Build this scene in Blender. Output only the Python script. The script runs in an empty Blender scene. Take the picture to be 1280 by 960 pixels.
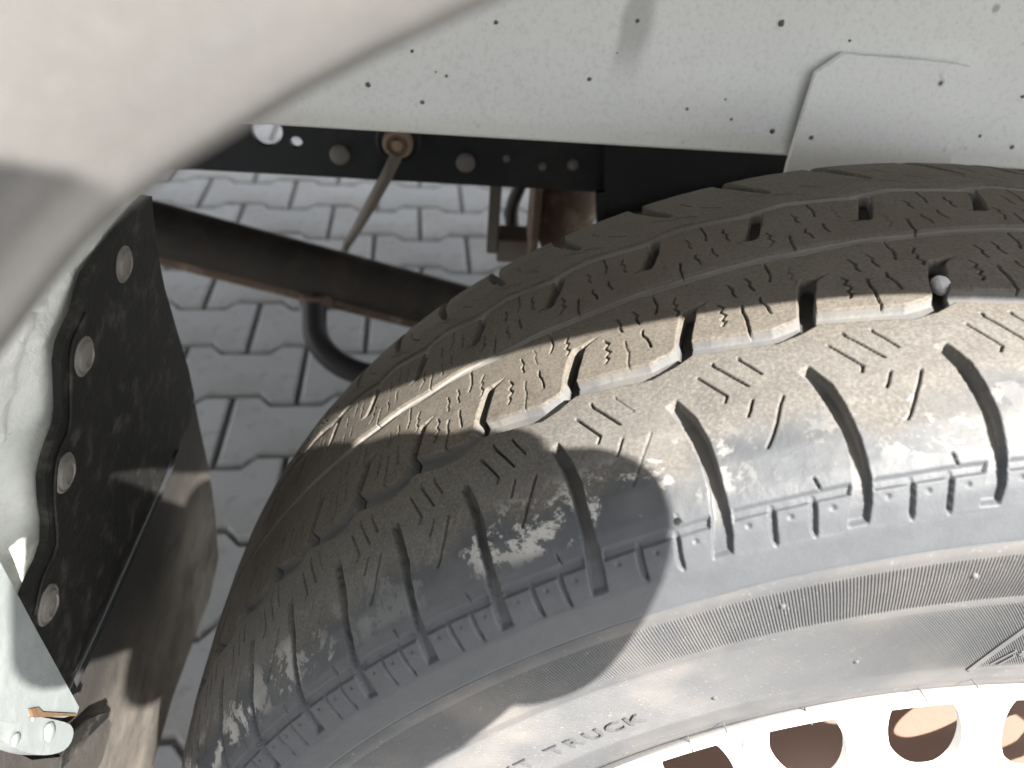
import bpy, bmesh, math, random
import numpy as np
from mathutils import Vector, Matrix, geometry, noise
random.seed(7); np.random.seed(7)
C = bpy.context.scene.collection
SC = bpy.context.scene
R = math.radians

# ------------------------------------------------------------------ camera
CAM = np.array([-.2117, -.1371, .4541]); YAW, PIT, ROL, F = .0775, -.6493, .0867, 969.9
fwd = np.array([math.sin(YAW)*math.cos(PIT), math.cos(YAW)*math.cos(PIT), math.sin(PIT)])
rt0 = np.array([math.cos(YAW), -math.sin(YAW), 0.]); up0 = np.cross(rt0, fwd)
RT = math.cos(ROL)*rt0 + math.sin(ROL)*up0
UP = -math.sin(ROL)*rt0 + math.cos(ROL)*up0
cd = bpy.data.cameras.new('camera'); cam = bpy.data.objects.new('camera', cd); C.objects.link(cam)
cd.sensor_width = 36; cd.lens = 36*F/1280; cd.clip_start = .005; cd.clip_end = 400
cam.matrix_world = Matrix(((RT[0], UP[0], -fwd[0], CAM[0]), (RT[1], UP[1], -fwd[1], CAM[1]),
                           (RT[2], UP[2], -fwd[2], CAM[2]), (0, 0, 0, 1)))
cd.dof.use_dof = True; cd.dof.focus_distance = .285; cd.dof.aperture_fstop = 10.5
SC.camera = cam
# ------------------------------------------------------------------ light
SUN = np.array([.55, -.8, 1.]); SUN /= np.linalg.norm(SUN)
elev = math.asin(SUN[2]); rot = math.atan2(SUN[0], SUN[1])
w = bpy.data.worlds.new('World'); SC.world = w; w.use_nodes = True
nt = w.node_tree; bg = nt.nodes['Background']; sky = nt.nodes.new('ShaderNodeTexSky')
sky.sky_type = 'NISHITA'; sky.sun_disc = False; sky.sun_elevation = elev; sky.sun_rotation = rot
hs = nt.nodes.new('ShaderNodeHueSaturation'); hs.inputs['Saturation'].default_value = .16
nt.links.new(sky.outputs[0], hs.inputs['Color']); nt.links.new(hs.outputs[0], bg.inputs[0]); bg.inputs[1].default_value = .105
sl = bpy.data.lights.new('sun', 'SUN'); sl.energy = 5.0; sl.angle = R(.55); sl.color = (1, .95, .885)
so = bpy.data.objects.new('sun', sl); C.objects.link(so)
so.rotation_euler = Vector(SUN).to_track_quat('Z', 'Y').to_euler(); so.location = (2, -3, 4)
SC.view_settings.view_transform = 'Standard'; SC.view_settings.look = 'None'
SC.view_settings.exposure = 2.3; SC.view_settings.gamma = 1
SC.cycles.max_bounces = 8; SC.cycles.diffuse_bounces = 5
GZ = -.3363                                                        # ground level; the wheel hub is the origin

# ------------------------------------------------------------------ helpers
def ray(px, py):
    return (px-640)/F*RT - (py-480)/F*UP + fwd
def at(px, py, X=None, Y=None, Z=None, t=None, plane=None):
    d = ray(px, py)
    if t is not None: return Vector(CAM + t*d/np.linalg.norm(d))
    if plane is not None:
        n, k = np.array(plane[:3]), plane[3]
        return Vector(CAM + (k - n@CAM)/(n@d)*d)
    a, v = (0, X) if X is not None else (1, Y) if Y is not None else (2, Z)
    return Vector(CAM + (v-CAM[a])/d[a]*d)

def mesh_np(name, V, Fq, mat, parent=None, smooth=True, attrs=None):
    me = bpy.data.meshes.new(name)
    V = np.asarray(V, np.float32); Fq = np.asarray(Fq, np.int32)
    me.vertices.add(len(V)); me.vertices.foreach_set('co', V.ravel())
    n, k = Fq.shape
    me.loops.add(n*k); me.loops.foreach_set('vertex_index', Fq.ravel())
    me.polygons.add(n); me.polygons.foreach_set('loop_start', np.arange(0, n*k, k, dtype=np.int32))
    me.polygons.foreach_set('loop_total', np.full(n, k, np.int32))
    me.polygons.foreach_set('use_smooth', np.full(n, smooth))
    me.update(calc_edges=True)
    for a, v in (attrs or {}).items():
        at_ = me.attributes.new(a, 'FLOAT', 'POINT'); at_.data.foreach_set('value', np.asarray(v, np.float32).ravel())
    if mat: me.materials.append(mat)
    o = bpy.data.objects.new(name, me); C.objects.link(o)
    if parent: o.parent = parent
    return o
def grid_faces(nr, nc, off=0, flip=False):
    i = np.arange(nr-1)[:, None]*nc + np.arange(nc-1)[None]
    q = np.stack([i, i+1, i+nc+1, i+nc], -1).reshape(-1, 4)
    if flip: q = q[:, ::-1]
    return q+off
def link(name, bm, mat, parent=None, smooth=False, bevel=0, seg=2):
    if bevel:
        bmesh.ops.bevel(bm, geom=[e for e in bm.edges if len(e.link_faces) == 2 and e.calc_face_angle(0) > .5],
                        offset=bevel, segments=seg, affect='EDGES', clamp_overlap=True)
    bmesh.ops.recalc_face_normals(bm, faces=bm.faces)
    me = bpy.data.meshes.new(name); bm.to_mesh(me); bm.free()
    if smooth:
        for p in me.polygons: p.use_smooth = True
        try: me.set_sharp_from_angle(angle=R(35))
        except Exception: pass
    if mat: me.materials.append(mat)
    o = bpy.data.objects.new(name, me); C.objects.link(o)
    if parent: o.parent = parent
    return o
def tag(o, label=None, cat=None, group=None, kind=None):
    if label: o['label'] = label
    if cat: o['category'] = cat
    if group: o['group'] = group
    if kind: o['kind'] = kind
    return o
def box(bm, lo, hi):
    lo = Vector(lo); hi = Vector(hi)
    m = Matrix.Translation((lo+hi)/2) @ Matrix.Diagonal((*(hi-lo), 1))
    bmesh.ops.create_cube(bm, size=1, matrix=m)
def plate(bm, outer, holes=(), n=(0, 1, 0), th=.003):
    """a flat plate with holes: outer, holes are lists of 3-D points; thickness th along n"""
    n = Vector(n).normalized()
    loops = [[Vector(p) for p in outer]] + [[Vector(p) for p in h] for h in holes]
    tri = geometry.tessellate_polygon(loops)
    flat = [p for l in loops for p in l]
    a = [bm.verts.new(p) for p in flat]; b = [bm.verts.new(p+n*th) for p in flat]
    for t in tri:
        try:
            bm.faces.new([a[i] for i in t]); bm.faces.new([b[i] for i in reversed(t)])
        except ValueError: pass
    k = 0
    for l in loops:
        m = len(l)
        for i in range(m):
            j = (i+1) % m
            try: bm.faces.new((a[k+i], a[k+j], b[k+j], b[k+i]))
            except ValueError: pass
        k += m
def tube(bm, pts, rad, seg=12, cap=True):
    pts = [Vector(p) for p in pts]; rings = []
    rad = rad if hasattr(rad, '__len__') else [rad]*len(pts)
    prev = None
    for i, p in enumerate(pts):
        d = (pts[min(i+1, len(pts)-1)] - pts[max(i-1, 0)]).normalized()
        if prev is None:
            prev = d.orthogonal().normalized()
        prev = (prev - d*prev.dot(d)).normalized(); b = d.cross(prev)
        rings.append([bm.verts.new(p + (prev*math.cos(a) + b*math.sin(a))*float(rad[i])) for a in [2*math.pi*j/seg for j in range(seg)]])
    for a, b in zip(rings, rings[1:]):
        for j in range(seg): bm.faces.new((a[j], a[(j+1) % seg], b[(j+1) % seg], b[j]))
    if cap: bm.faces.new(rings[0][::-1]); bm.faces.new(rings[-1])
def smooth_path(pts, n=8):
    P = [Vector(p) for p in pts]; P = [2*P[0]-P[1]] + P + [2*P[-1]-P[-2]]; out = []
    for i in range(1, len(P)-2):
        for k in range(n):
            t = k/n; a, b, c, d = P[i-1:i+3]
            out.append(.5*((2*b)+(c-a)*t+(2*a-5*b+4*c-d)*t*t+(3*b-a-3*c+d)*t**3))
    return out + [P[-2]]
def lathe(bm, prof, origin, axis, seg=32):
    axis = Vector(axis).normalized(); u = axis.orthogonal().normalized(); v = axis.cross(u); o = Vector(origin)
    rings = [[bm.verts.new(o + axis*float(h) + (u*math.cos(t) + v*math.sin(t))*float(r)) for t in [2*math.pi*j/seg for j in range(seg)]] for r, h in prof]
    for a, b in zip(rings, rings[1:]):
        for j in range(seg): bm.faces.new((a[j], a[(j+1) % seg], b[(j+1) % seg], b[j]))
    bm.faces.new(rings[0][::-1]); bm.faces.new(rings[-1])
def sm_(x): return x*x*(3-2*x)
def subdivided(pts, n):
    out = []
    for i in range(len(pts)):
        a = Vector(pts[i]); b = Vector(pts[(i+1) % len(pts)])
        out += [a.lerp(b, k/n) for k in range(n)]
    return out
def round_poly(pts, n=4):
    """closed Catmull-Rom through pts"""
    P = [Vector(p) for p in pts]; m = len(P); out = []
    for i in range(m):
        a, b, c, d = P[i-1], P[i], P[(i+1) % m], P[(i+2) % m]
        for k in range(n):
            t = k/n
            out.append(.5*((2*b)+(c-a)*t+(2*a-5*b+4*c-d)*t*t+(3*b-a-3*c+d)*t**3))
    return out

# ------------------------------------------------------------------ materials
class N:
    def __init__(s, name):
        s.m = bpy.data.materials.new(name); s.m.use_nodes = True; s.t = s.m.node_tree
        s.b = s.t.nodes['Principled BSDF']
        s.co = s.t.nodes.new('ShaderNodeTexCoord').outputs['Object']
    def add(s, typ, **kw):
        n = s.t.nodes.new(typ)
        for k, v in kw.items(): setattr(n, k, v)
        return n
    def L(s, a, b): s.t.links.new(a, b)
    def noise(s, scale, detail=4, rough=.55, dist=0, co=None):
        n = s.add('ShaderNodeTexNoise'); n.inputs['Scale'].default_value = scale; n.inputs['Detail'].default_value = detail
        n.inputs['Roughness'].default_value = rough; n.inputs['Distortion'].default_value = dist
        s.L(co or s.co, n.inputs['Vector']); return n.outputs['Fac']
    def vor(s, scale, feature='F1', co=None):
        n = s.add('ShaderNodeTexVoronoi', feature=feature); n.inputs['Scale'].default_value = scale
        s.L(co or s.co, n.inputs['Vector']); return n.outputs['Distance']
    def ramp(s, fac, stops, interp='LINEAR'):
        n = s.add('ShaderNodeValToRGB'); cr = n.color_ramp; cr.interpolation = interp
        while len(cr.elements) < len(stops): cr.elements.new(.5)
        for e, (p, c) in zip(cr.elements, stops):
            e.position = p; e.color = (c, c, c, 1) if not hasattr(c, '__len__') else (*c, 1)
        s.L(fac, n.inputs[0]); return n.outputs[0]
    def math(s, op, a, b=None, clamp=False):
        n = s.add('ShaderNodeMath', operation=op, use_clamp=clamp)
        for i, v in enumerate((a, b)):
            if v is None: continue
            if isinstance(v, (int, float)): n.inputs[i].default_value = v
            else: s.L(v, n.inputs[i])
        return n.outputs[0]
    def mix(s, f, a, b, blend='MIX'):
        n = s.add('ShaderNodeMix', data_type='RGBA', blend_type=blend)
        for i, v in ((0, f), (6, a), (7, b)):
            if isinstance(v, (int, float)): n.inputs[i].default_value = v
            elif isinstance(v, tuple): n.inputs[i].default_value = (*v, 1)
            else: s.L(v, n.inputs[i])
        return n.outputs[2]
    def bump(s, h, strength=.3, dist=.001):
        n = s.add('ShaderNodeBump'); n.inputs['Strength'].default_value = strength; n.inputs['Distance'].default_value = dist
        s.L(h, n.inputs['Height'])
        prev = s.b.inputs['Normal'].links
        if prev: s.L(prev[0].from_socket, n.inputs['Normal'])
        s.L(n.outputs[0], s.b.inputs['Normal'])
    def color(s, c):
        if isinstance(c, tuple): s.b.inputs['Base Color'].default_value = (*c, 1)
        else: s.L(c, s.b.inputs['Base Color'])
    def rough(s, r, spec=.5, metal=0):
        if isinstance(r, (int, float)): s.b.inputs['Roughness'].default_value = r
        else: s.L(r, s.b.inputs['Roughness'])
        s.b.inputs['Specular IOR Level'].default_value = spec; s.b.inputs['Metallic'].default_value = metal
    def sep(s):
        n = s.add('ShaderNodeSeparateXYZ'); s.L(s.co, n.inputs[0]); return n.outputs
    def attr(s, name):
        n = s.add('ShaderNodeAttribute', attribute_name=name); return n.outputs['Fac']
    def span(s, v, a, b, c, d):
        """0 outside a..d, 1 within b..c"""
        def mr(x0, x1, y0, y1):
            n = s.add('ShaderNodeMapRange', clamp=True, interpolation_type='SMOOTHSTEP')
            for i, q in enumerate((x0, x1, y0, y1)): n.inputs[i+1].default_value = q
            s.L(v, n.inputs[0]); return n.outputs[0]
        return s.math('MULTIPLY', mr(a, b, 0, 1), mr(c, d, 1, 0))

def mat_tread():
    s = N('worn dusty tyre rubber'); y = s.attr('across')           # mm across the tread
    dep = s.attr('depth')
    n1 = s.noise(90, 6, .6); n2 = s.noise(900, 5, .7); n3 = s.noise(28, 4, .6, .4)
    dust = s.mix(n1, (.054, .048, .041), (.116, .104, .088))
    dust = s.mix(s.math('MULTIPLY', s.ramp(n2, [(.42, 0), (.62, 1)]), .5), dust, (.17, .148, .118))
    dust = s.mix(s.math('MULTIPLY', s.ramp(n2, [(.3, 1), (.42, 0)]), .55), dust, (.045, .039, .032))
    clean = s.mix(n1, (.047, .051, .057), (.078, .083, .089))
    gd = s.mix(n1, (.070, .066, .061), (.115, .109, .101))
    gd = s.mix(s.math('MULTIPLY', s.ramp(n2, [(.45, 0), (.62, 1)]), .6), gd, (.165, .156, .145))
    gd = s.mix(s.math('MULTIPLY', s.ramp(n2, [(.3, 1), (.42, 0)]), .5), gd, (.055, .054, .053))
    dust = s.mix(s.math('MULTIPLY', s.span(s.math('ADD', y, s.math('MULTIPLY', s.math('SUBTRACT', n3, .5), 30)), -90, -80, 46, 66), .85), dust, gd)
    # bare grey rubber towards the outer shoulder
    jit = s.math('ADD', y, s.math('MULTIPLY', s.math('SUBTRACT', n3, .5), 34))
    m = s.span(jit, -90, -80, 20, 30)
    col = s.mix(m, dust, clean)
    # pale scuffed dust on the shoulder blocks
    n4 = s.noise(62, 9, .72, .3)
    pm = s.math('MULTIPLY', s.ramp(n4, [(.515, 0), (.55, 1)]), s.span(y, 11, 15, 23, 34))
    pm = s.math('MULTIPLY', pm, s.ramp(s.noise(17, 2), [(.38, .15), (.56, 1)]))
    pm = s.math('MULTIPLY', pm, s.ramp(dep, [(.03, 1), (.12, 0)]))
    col = s.mix(pm, col, (.36, .352, .334))
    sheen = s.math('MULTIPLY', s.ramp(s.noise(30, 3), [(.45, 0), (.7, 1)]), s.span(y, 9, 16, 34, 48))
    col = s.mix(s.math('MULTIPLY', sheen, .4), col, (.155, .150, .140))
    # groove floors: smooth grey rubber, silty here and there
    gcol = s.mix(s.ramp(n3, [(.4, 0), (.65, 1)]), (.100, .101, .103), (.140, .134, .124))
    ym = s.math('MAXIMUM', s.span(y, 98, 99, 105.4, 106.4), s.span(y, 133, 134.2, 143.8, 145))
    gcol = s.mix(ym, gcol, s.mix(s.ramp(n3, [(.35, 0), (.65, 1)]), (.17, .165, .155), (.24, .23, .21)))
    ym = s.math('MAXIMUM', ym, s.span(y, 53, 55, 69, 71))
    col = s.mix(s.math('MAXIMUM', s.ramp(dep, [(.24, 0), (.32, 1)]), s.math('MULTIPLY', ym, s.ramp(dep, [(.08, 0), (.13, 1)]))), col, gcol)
    col = s.mix(s.ramp(dep, [(.46, 0), (.58, 1)]), col, (.040, .037, .034))  # deepest slot floors near black: the slots' shade put into the colour
    # brown shade on the inner ribs
    br = s.math('MULTIPLY', s.ramp(s.noise(14, 3), [(.5, 0), (.72, 1)]), s.span(y, 70, 90, 400, 500))
    col = s.mix(s.math('MULTIPLY', br, .35), col, (.085, .062, .045))
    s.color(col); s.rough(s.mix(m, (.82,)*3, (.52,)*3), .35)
    s.bump(s.noise(1800, 4, .7), .35, .00035)
    s.bump(s.noise(300, 5, .65), .35, .0006)
    return s.m
def mat_sidewall():
    s = N('grey sidewall rubber'); n1 = s.noise(60, 5); n2 = s.noise(700, 4)
    c = s.mix(n1, (.058, .061, .065), (.088, .088, .090))
    c = s.mix(s.math('MULTIPLY', s.ramp(s.noise(22, 4), [(.45, 0), (.7, 1)]), .5), c, (.165, .150, .135))
    c = s.mix(s.math('MULTIPLY', s.ramp(n2, [(.62, 0), (.75, 1)]), .4), c, (.25, .24, .22))
    s.color(c); s.rough(.72, .25); s.bump(n2, .2, .0003); return s.m
def mat_overspray():
    s = N('white overspray on steel'); x = s.sep()
    n1 = s.noise(12, 4); n2 = s.noise(420, 4, .7)
    c = s.mix(n1, (.73, .75, .74), (.80, .81, .80))
    c = s.mix(s.math('MULTIPLY', s.ramp(n2, [(.3, 1), (.5, 0)]), .35), c, (.45, .47, .45))
    # dark specks of road tar
    v = s.vor(34); v2 = s.vor(90)
    sp = s.math('MAXIMUM', s.ramp(v, [(.045, 1), (.085, 0)]), s.math('MULTIPLY', s.ramp(v2, [(.07, 1), (.13, 0)]), s.ramp(s.noise(9, 2), [(.45, 0), (.6, .8)])))
    c = s.mix(s.math('MULTIPLY', sp, .55), c, (.16, .165, .16))
    # one grey rubbed streak running down
    wv = s.math('ADD', x[0], s.math('MULTIPLY', x[2], -.10))
    wv = s.math('ADD', wv, s.math('MULTIPLY', s.math('SUBTRACT', s.noise(30, 3), .5), .012))
    st = s.math('MULTIPLY', s.span(wv, -.182, -.176, -.168, -.160), s.span(x[2], .335, .365, .44, .47))
    c = s.mix(s.math('MULTIPLY', st, .5), c, (.25, .255, .25))
    # dirt along the low hem
    c = s.mix(s.math('MULTIPLY', s.span(x[2], .2, .25, .309, .322), .35), c, (.42, .37, .30))
    s.color(c); s.rough(.62, .35); s.bump(n2, .35, .0006); s.bump(s.noise(60, 3), .2, .001); return s.m
def mat_fender():
    s = N('silver beige fender paint'); n = s.noise(1.5, 2)
    c = s.mix(n, (.118, .115, .110), (.136, .133, .128))
    c = s.mix(s.math('MULTIPLY', s.ramp(s.noise(2500, 2), [(.5, 0), (.7, 1)]), .25), c, (.4, .39, .38))
    s.color(c); s.rough(.38, .5, .15); s.b.inputs['Coat Weight'].default_value = .35; s.b.inputs['Coat Roughness'].default_value = .12
    return s.m
def mat_simple(name, a, b, sc=30, rough=.6, spec=.4, metal=0, bump=.3, bscale=200, bd=.001, dust=None, dsc=15, dmin=.5, dmax=.7, damt=1.):
    s = N(name); c = s.mix(s.noise(sc, 5), a, b)
    if dust: c = s.mix(s.math('MULTIPLY', s.ramp(s.noise(dsc, 6, .65), [(dmin, 0), (dmax, 1)]), damt), c, dust)
    s.color(c); s.rough(rough, spec, metal)
    if bump: s.bump(s.noise(bscale, 5, .65), bump, bd)
    return s.m
def mat_paver():
    s = N('grey concrete paver'); oi = s.add('ShaderNodeObjectInfo')
    n = s.noise(9, 4); n2 = s.noise(260, 4, .7)
    c = s.mix(n, (.28, .285, .285), (.345, .347, .345))
    c = s.mix(s.math('MULTIPLY', oi.outputs['Random'], .8), c, (.37, .37, .365))
    c = s.mix(s.math('MULTIPLY', s.ramp(n2, [(.3, 1), (.45, 0)]), .5), c, (.20, .20, .20))
    c = s.mix(s.math('MULTIPLY', s.ramp(n2, [(.6, 0), (.75, 1)]), .5), c, (.5, .495, .485))
    c = s.mix(s.math('MULTIPLY', s.ramp(s.noise(5, 5), [(.45, 0), (.68, 1)]), .8), c, (.25, .24, .225))
    c = s.mix(s.math('MULTIPLY', s.ramp(s.noise(38, 6, .7), [(.56, 0), (.62, 1)]), .5), c, (.22, .205, .18))
    s.color(c); s.rough(.85, .25); s.bump(n2, .5, .001); return s.m
def mat_flap():
    s = N('dusty rubber mud flap'); z = s.sep()[2]; n = s.noise(20, 6, .65)
    c = s.mix(s.noise(30, 5), (.014, .0135, .013), (.032, .030, .028))
    low = s.span(s.math('ADD', z, s.math('MULTIPLY', n, .12)), -9, -8, .10, .19)
    top = s.span(z, .19, .22, .26, .29)
    d = s.math('MULTIPLY', s.ramp(n, [(.34, .25), (.62, 1)]), s.math('MAXIMUM', s.math('MULTIPLY', low, .85), .12))
    s.color(s.mix(d, c, (.25, .225, .195))); s.rough(.75, .3)
    s.bump(s.noise(300, 5, .65), .5, .001); return s.m
M = dict(
    tread=mat_tread(), side=mat_sidewall(), white=mat_overspray(), fender=mat_fender(), paver=mat_paver(),
    rim=mat_simple('white steel wheel paint', (.72, .72, .71), (.78, .78, .76), rough=.4, bump=.05),
    drum=mat_simple('orange primed brake drum', (.19, .125, .10), (.26, .17, .135), 20, .7),
    black=mat_simple('black chassis paint', (.008, .010, .012), (.018, .020, .023), 25, .5, .4, dust=(.06, .055, .05), damt=.35),
    guard=mat_simple('black splash guard with dust', (.009, .009, .0085), (.018, .0175, .0165), 40, .6, .25, dust=(.11, .10, .09), dsc=90, dmin=.52, dmax=.72, damt=.5, bscale=300, bump=.5),
    flap=mat_flap(),
    rust=mat_simple('rusty brown steel', (.075, .050, .036), (.14, .10, .075), 45, .8, .3, dust=(.24, .19, .14), dsc=60, bscale=120, bump=.5),
    pipe=mat_simple('dark brown oily tube', (.014, .012, .010), (.036, .029, .024), 18, .65, .4, dust=(.065, .052, .042), dsc=24, damt=.5, bscale=160, bump=.5),
    rivet=mat_simple('dull grey zinc', (.12, .112, .102), (.20, .188, .172), 60, .6, .4, .2, bscale=300),
    nut=mat_simple('corroded copper coloured nut', (.20, .13, .085), (.33, .25, .19), 60, .6, .4, .2),
    hose=mat_simple('black rubber hose', (.010, .010, .011), (.020, .020, .021), rough=.55),
    cable=mat_simple('grey brown brake cable', (.10, .088, .075), (.17, .15, .13), rough=.7),
    seal=mat_simple('white seam sealer', (.60, .62, .59), (.74, .75, .71), 40, .6, .35, dust=(.50, .51, .48), dsc=90, dmin=.5, dmax=.72, damt=.5, bscale=70, bump=.8, bd=.003),
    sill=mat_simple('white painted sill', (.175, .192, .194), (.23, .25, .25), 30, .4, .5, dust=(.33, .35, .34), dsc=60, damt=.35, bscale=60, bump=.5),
    stone=mat_simple('speckled grey gravel stone', (.32, .33, .35), (.62, .62, .62), 900, .7, .4, bscale=900, bump=.8),
    joint=mat_simple('dark sandy joint', (.10, .10, .098), (.18, .172, .16), 60, .95, .1, bscale=400, bump=.8),
    tar=mat_simple('grey tar spatter', (.07, .07, .068), (.14, .14, .135), bump=0),
    phone=mat_simple('dark phone glass', (.01, .01, .012), (.015, .015, .018), rough=.2, bump=0),
    skin=mat_simple('skin', (.48, .27, .19), (.56, .33, .24), 30, .5, .4),
    cloth=mat_simple('dark blue jacket cloth', (.03, .035, .05), (.05, .055, .075), 60, .9, .1, bscale=500, bump=.6),
    jeans=mat_simple('washed denim', (.06, .08, .13), (.10, .13, .19), 80, .9, .1, bscale=500, bump=.6),
    hair=mat_simple('dark brown hair', (.02, .014, .010), (.04, .028, .02), 120, .6, .4, bscale=300, bump=.8),
    shoe=mat_simple('grey shoe', (.08, .08, .08), (.12, .12, .12)),
)

# ================================================================== THE GROUND
bm = bmesh.new()
for z, s_ in ((GZ-.009, 120),):
    bmesh.ops.create_grid(bm, x_segments=2, y_segments=2, size=s_, matrix=Matrix.Translation((0, 0, z)))
tag(link('ground', bm, M['joint']), kind='structure')
PU, PV, PYAW, PO = .2001, .1421, .0764, (-.8354, 1.5971)
def paver_bm():
    """dog-bone block: wide ends, narrow waist, chamfered top"""
    g = .0040; hx = PU/2-g; wide = PV/2+.0115-g; nar = PV/2-.0115-g
    q = [(-hx, -wide), (-.0595, -wide), (-.0405, -nar), (.0405, -nar), (.0595, -wide), (hx, -wide)]
    o = q + [(-x, -y) for x, y in q]
    ch = .0055
    bm = bmesh.new()
    def ring(sc, z):
        out = []
        for x, y in o:
            out.append(bm.verts.new((x - math.copysign(sc, x) if abs(abs(x)-hx) < 1e-6 else x, y-math.copysign(sc, y), z)))
        return out
    a = ring(0, -.05); b = ring(0, -ch); c = ring(ch, 0)
    for p, r in ((a, b), (b, c)):
        for i in range(len(p)):
            j = (i+1) % len(p); bm.faces.new((p[i], p[j], r[j], r[i]))
    bm.faces.new(c)
    return bm
pb = paver_bm(); bmesh.ops.recalc_face_normals(pb, faces=pb.faces)
pme = bpy.data.meshes.new('paver'); pb.to_mesh(pme); pb.free(); pme.materials.append(M['paver'])
cy, sy = math.cos(PYAW), math.sin(PYAW)
ground_field = []
for v in range(-38, 36):
    for ui in range(-26, 30):
        u = ui + (.5 if v % 2 == 0 else 0)
        x = PO[0] + PU*u*cy - PV*v*sy; y = PO[1] + PU*u*sy + PV*v*cy
        q = np.array([x, y, GZ]) - CAM; zc = q@fwd
        vis = 9
        if zc > .2:
            px = 640 + F*(q@RT)/zc; py = 480 - F*(q@UP)/zc
            if -120 < px < 900 and 120 < py < 1080: vis = 0 if px < 800 and py > 170 else 1
            # what the tyre hides
            if px > 640 and py > 420: vis = 9
            if px > 420 and py > 600: vis = 9
        ground_field.append((vis, zc if zc > 0 else 99, x, y))
ground_field.sort()
near = [g for g in ground_field if g[0] < 9][:290]
rest = ground_field[len(near):]
pave = bpy.data.objects.new('pavement', None); C.objects.link(pave); pave.location = (0, 0, GZ)
tag(pave, kind='structure')
for k, (_, _, x, y) in enumerate(near):
    o = bpy.data.objects.new('paver', pme); C.objects.link(o); o.parent = pave
    o.location = (x, y, random.uniform(-.0012, .0012)); o.rotation_euler = (random.gauss(0, .004), random.gauss(0, .004), PYAW+random.gauss(0, .004))
Vp = np.array([v.co[:] for v in pme.vertices]); 
faces12, faces4 = [], []
tv, tf = [], []
bm = bmesh.new(); bm.from_mesh(pme); bmesh.ops.triangulate(bm, faces=bm.faces); bm.verts.ensure_lookup_table()
tri = np.array([[v.index for v in f.verts] for f in bm.faces]); bm.free()
k = 0
for _, _, x, y in rest:
    a = PYAW + random.gauss(0, .003); c_, s_ = math.cos(a), math.sin(a)
    P = Vp.copy(); P[:, 0] = Vp[:, 0]*c_ - Vp[:, 1]*s_ + x; P[:, 1] = Vp[:, 0]*s_ + Vp[:, 1]*c_ + y; P[:, 2] += random.uniform(-.0012, .0012)
    tv.append(P); tf.append(tri + k*len(Vp)); k += 1
o = mesh_np('more_pavers', np.concatenate(tv), np.concatenate(tf), M['paver'], pave, smooth=False); tag(o, kind='stuff')

# ================================================================== THE TRUCK
truck = bpy.data.objects.new('light_truck', None); C.objects.link(truck); truck.location = (0, 0, GZ)
tag(truck, 'silver and white light truck seen close through its rear wheel arch', 'truck')
class _P:  # parenting keeps world places: the truck's empty stands on the ground
    pass
def under(o, parent=truck):
    o.parent = parent
    if parent is truck: o.location = Vector(o.location) - Vector((0, 0, GZ))
    return o
def link_t(name, bm, mat, parent=None, **kw):
    o = link(name, bm, mat, None, **kw)
    return under(o) if parent is None else under(o, parent)

# ---- tyre ---------------------------------------------------------------
PROF = np.array([(10.5, 219), (8.8, 222.6), (6.6, 230), (5.6, 240), (3.4, 262), (2.3, 279), (.9, 295), (.8, 308), (2.6, 319), (5.0, 325.6), (7.8, 330.4), (12, 334.4), (20, 339.2), (35, 344.3),
                 (50, 346.8), (62, 347.8), (80, 348.4), (104, 348.7), (128, 348.2), (146, 347.3), (158, 345.8), (173, 342.6), (188, 338.0), (196, 334.2), (200.2, 330.4),
                 (204, 325), (206, 318), (207, 308), (206, 279), (203, 250), (199, 228), (197, 219)])
def prof_fn():
    P = PROF; d = np.r_[0, np.cumsum(np.hypot(*np.diff(P, axis=0).T))]
    ss = np.linspace(0, d[-1], 4000)
    # Catmull-like smoothing: linear interpolation then a running mean of 5 mm
    y = np.interp(ss, d, P[:, 0]); r = np.interp(ss, d, P[:, 1])
    k = int(4.0/(ss[1]-ss[0])) | 1; ker = np.hanning(k+2)[1:-1]; ker /= ker.sum()
    pad = k//2
    ys = np.convolve(np.pad(y, pad, 'edge'), ker, 'valid'); rs = np.convolve(np.pad(r, pad, 'edge'), ker, 'valid')
    d2 = np.r_[0, np.cumsum(np.hypot(np.diff(ys), np.diff(rs)))]
    return d2, ys, rs
PS, PYY, PRR = prof_fn()
def s_of(y=None, r=None, inner=False):
    if r is not None:
        m = PYY < 50
        i = np.argmin(np.where(m, abs(PRR-r), 1e9)); return PS[i]
    return PS[np.argmin(np.where((PRR > 325), abs(PYY-y), 1e9))]
def prof_at(s):
    y = np.interp(s, PS, PYY); r = np.interp(s, PS, PRR)
    e = .5; dy = np.interp(s+e, PS, PYY)-np.interp(s-e, PS, PYY); dr = np.interp(s+e, PS, PRR)-np.interp(s-e, PS, PRR)
    n = np.hypot(dy, dr); return y, r, -dr/n, dy/n           # outward normal (ny, nr)
A_ = [-4.4, -11.17, -17.87, -24.29, -30.78, -36.44, -41.33, -45.97, -50.65, -54.97, -59.5]
E_ = [-6.3, -12.35, -18.34, -24.9, -31.5, -37.1, -42.2, -47.2, -52.35, -57.8, -62.6]
pa = [5.0, 5.6, 6.6, 6.4, 5.0, 5.6, 6.6, 5.0]
for L_ in (A_, E_):
    for i in range(8): L_.insert(0, L_[0] + pa[i % 8])
    for i in range(50): L_.append(L_[-1] - pa[(i*3+1) % 8])
KA = np.array(A_); KE = np.array(E_); K0 = -8.
def ucoord(th, y):
    n = np.arange(len(KA)) + K0
    ua = np.interp(-th, -KA, n); ue = np.interp(-th, -KE, n)
    w_ = np.clip((62-y)/54, 0, 1)
    return ua*(1-w_) + ue*w_
UM = 36.    # mm per pitch
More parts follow.
